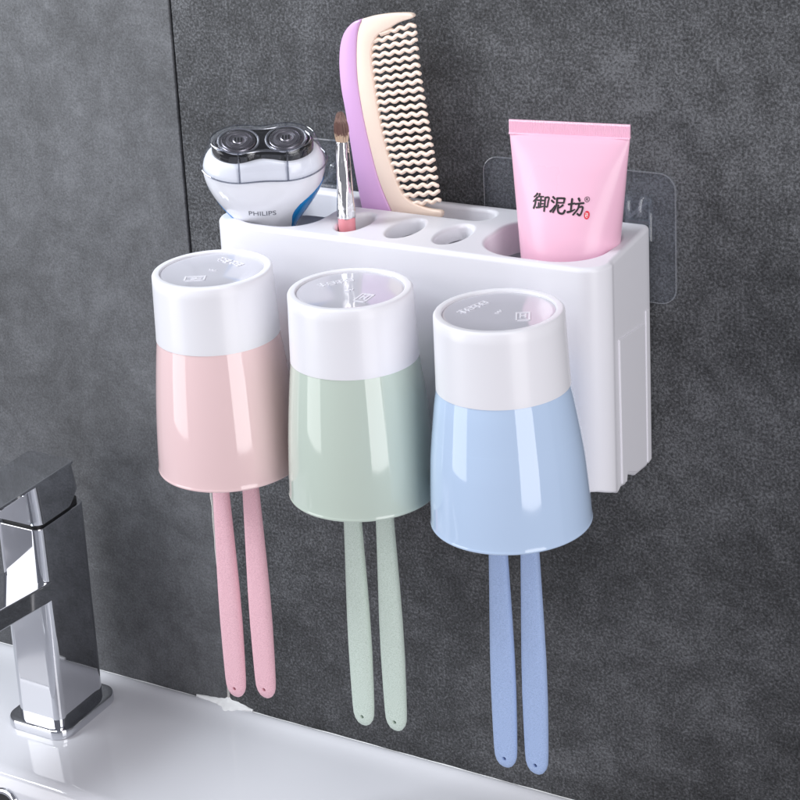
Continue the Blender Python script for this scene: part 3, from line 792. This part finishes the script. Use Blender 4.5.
# clear protective cover
CT = [(-1.35, 3.30, 2.0, .17), (-1.3, 3.31, 2.0, .17), (-.9, 3.20, 1.88, .19), (-.5, 3.04, 1.74, .22), (-.1, 2.88, 1.60, .26), (.12, 2.80, 1.52, .28), (.22, 2.72, 1.44, .29), (.26, 2.60, 1.32, .30)]
m = MB(); m.loft([sec_ring(a, b, p_, w, grow=.03) for w, a, b, p_ in CT], False, True); cov = m.build('clear_cover', M['cover'], shv, angle=40)
m = MB(); rim = sec_ring(3.31, 2.0, .17, -1.34, 120, grow=.03); m.tube(rim+rim[:2], .045, 6, up=tuple(sw), caps=False)
rim2 = sec_ring(2.70, 1.42, .29, .24, 120, grow=.03); m.tube(rim2+rim2[:2], .035, 6, up=tuple(sw), caps=False)
m.build('cover_rim', M['cover_edge'], cov)
for uu in (-1.25, 1.25):
    for sg in (-1, 1):
        pts_ = []
        for w, a, b, p_ in CT:
            c_ = max(-1, min(1, uu/(a+.03))); th = sg*math.acos(c_); u, v = sect(a, b, p_, th, .06); pts_.append(L2W(u, v, w))
        m = MB(); m.tube(pts_[1:-1], .05, 8, up=tuple(su)); m.build('cover_rib', M['cover_edge'], cov)
# maker's word on the front
vs, fs = bake_text('PHILIPS', .40)
def print_map(x, y):
    w = -3.42+y*1.2; a, b, p_ = bt(w); u = -.22+x*1.16; th = -math.acos(max(-1, min(1, u/a))); uu, vv = sect(a, b, p_, th, .012); return L2W(uu, vv, w)
m = MB(); m.add([print_map(x, y) for x, y in vs], fs); m.build('lettering', M['grey_print'], sbody, smooth=False, recalc=False)

# ------------------------------------------------------------------ camera (same lens geometry as the photograph)
cy_, cp_, cr_ = .555364715853838, .30216681950248553, -.06529027499063882
f = Vector((-math.sin(cy_)*math.cos(cp_), math.cos(cy_)*math.cos(cp_), -math.sin(cp_)))
r = Vector((math.cos(cy_), math.sin(cy_), 0)); u = r.cross(f)
r2 = r*math.cos(cr_)+u*math.sin(cr_); u2 = -r*math.sin(cr_)+u*math.cos(cr_)
cam = bpy.data.cameras.new('camera'); co = bpy.data.objects.new('camera', cam); COL.objects.link(co); scn.camera = co
co.matrix_world = Matrix(((r2.x, u2.x, -f.x, 57.826*S), (r2.y, u2.y, -f.y, -90.076*S), (r2.z, u2.z, -f.z, 32.502*S), (0, 0, 0, 1)))
cam.sensor_width = 36; cam.lens = 1988.72/800*36
cam.shift_x = (400-312.748)/800; cam.shift_y = (193.269-400)/800
cam.clip_start = .05; cam.clip_end = 50

# ------------------------------------------------------------------ light
w = bpy.data.worlds.new('World'); scn.world = w; w.use_nodes = True
bg = w.node_tree.nodes['Background']; bg.inputs['Color'].default_value = (.86, .88, 1., 1); bg.inputs['Strength'].default_value = .28
def area(name, loc, target, sx, sy, watts, col=(1, 1, 1)):
    l = bpy.data.lights.new(name, 'AREA'); l.shape = 'RECTANGLE'; l.size = sx*S; l.size_y = sy*S; l.energy = watts; l.color = col
    o = bpy.data.objects.new(name, l); COL.objects.link(o); o.location = Vector(loc)*S
    d = (Vector(target)-Vector(loc)).normalized()
    o.rotation_euler = d.to_track_quat('-Z', 'Y').to_euler(); return o
def polar(az, dist, z, c=(11, -8)):
    a = math.radians(az); return (c[0]+dist*math.sin(a), c[1]-dist*math.cos(a), z)
area('softbox_left', polar(-46, 150, 8), (6, -10, -5), 74, 126, 7.8, (1, .99, 1))
area('softbox_right', polar(57, 150, 8), (11, -8, -5), 72, 126, 12, (1, .985, 1))
k_ = area('softbox_top_left', (-52, -34, 58), (-22, 0, 15), 40, 40, 3.3, (.90, .955, 1)); k_.data.spread = math.radians(95)
area('added_fill_top_right', (95, -75, 110), (14, -6, -5), 70, 70, 6, (1, .99, 1))  # added fill lamp, lifts the holder's right end
scn.view_settings.view_transform = 'Standard'; scn.view_settings.look = 'None'; scn.view_settings.exposure = 0; scn.view_settings.gamma = 1
scn.cycles.max_bounces = 10; scn.cycles.transparent_max_bounces = 16
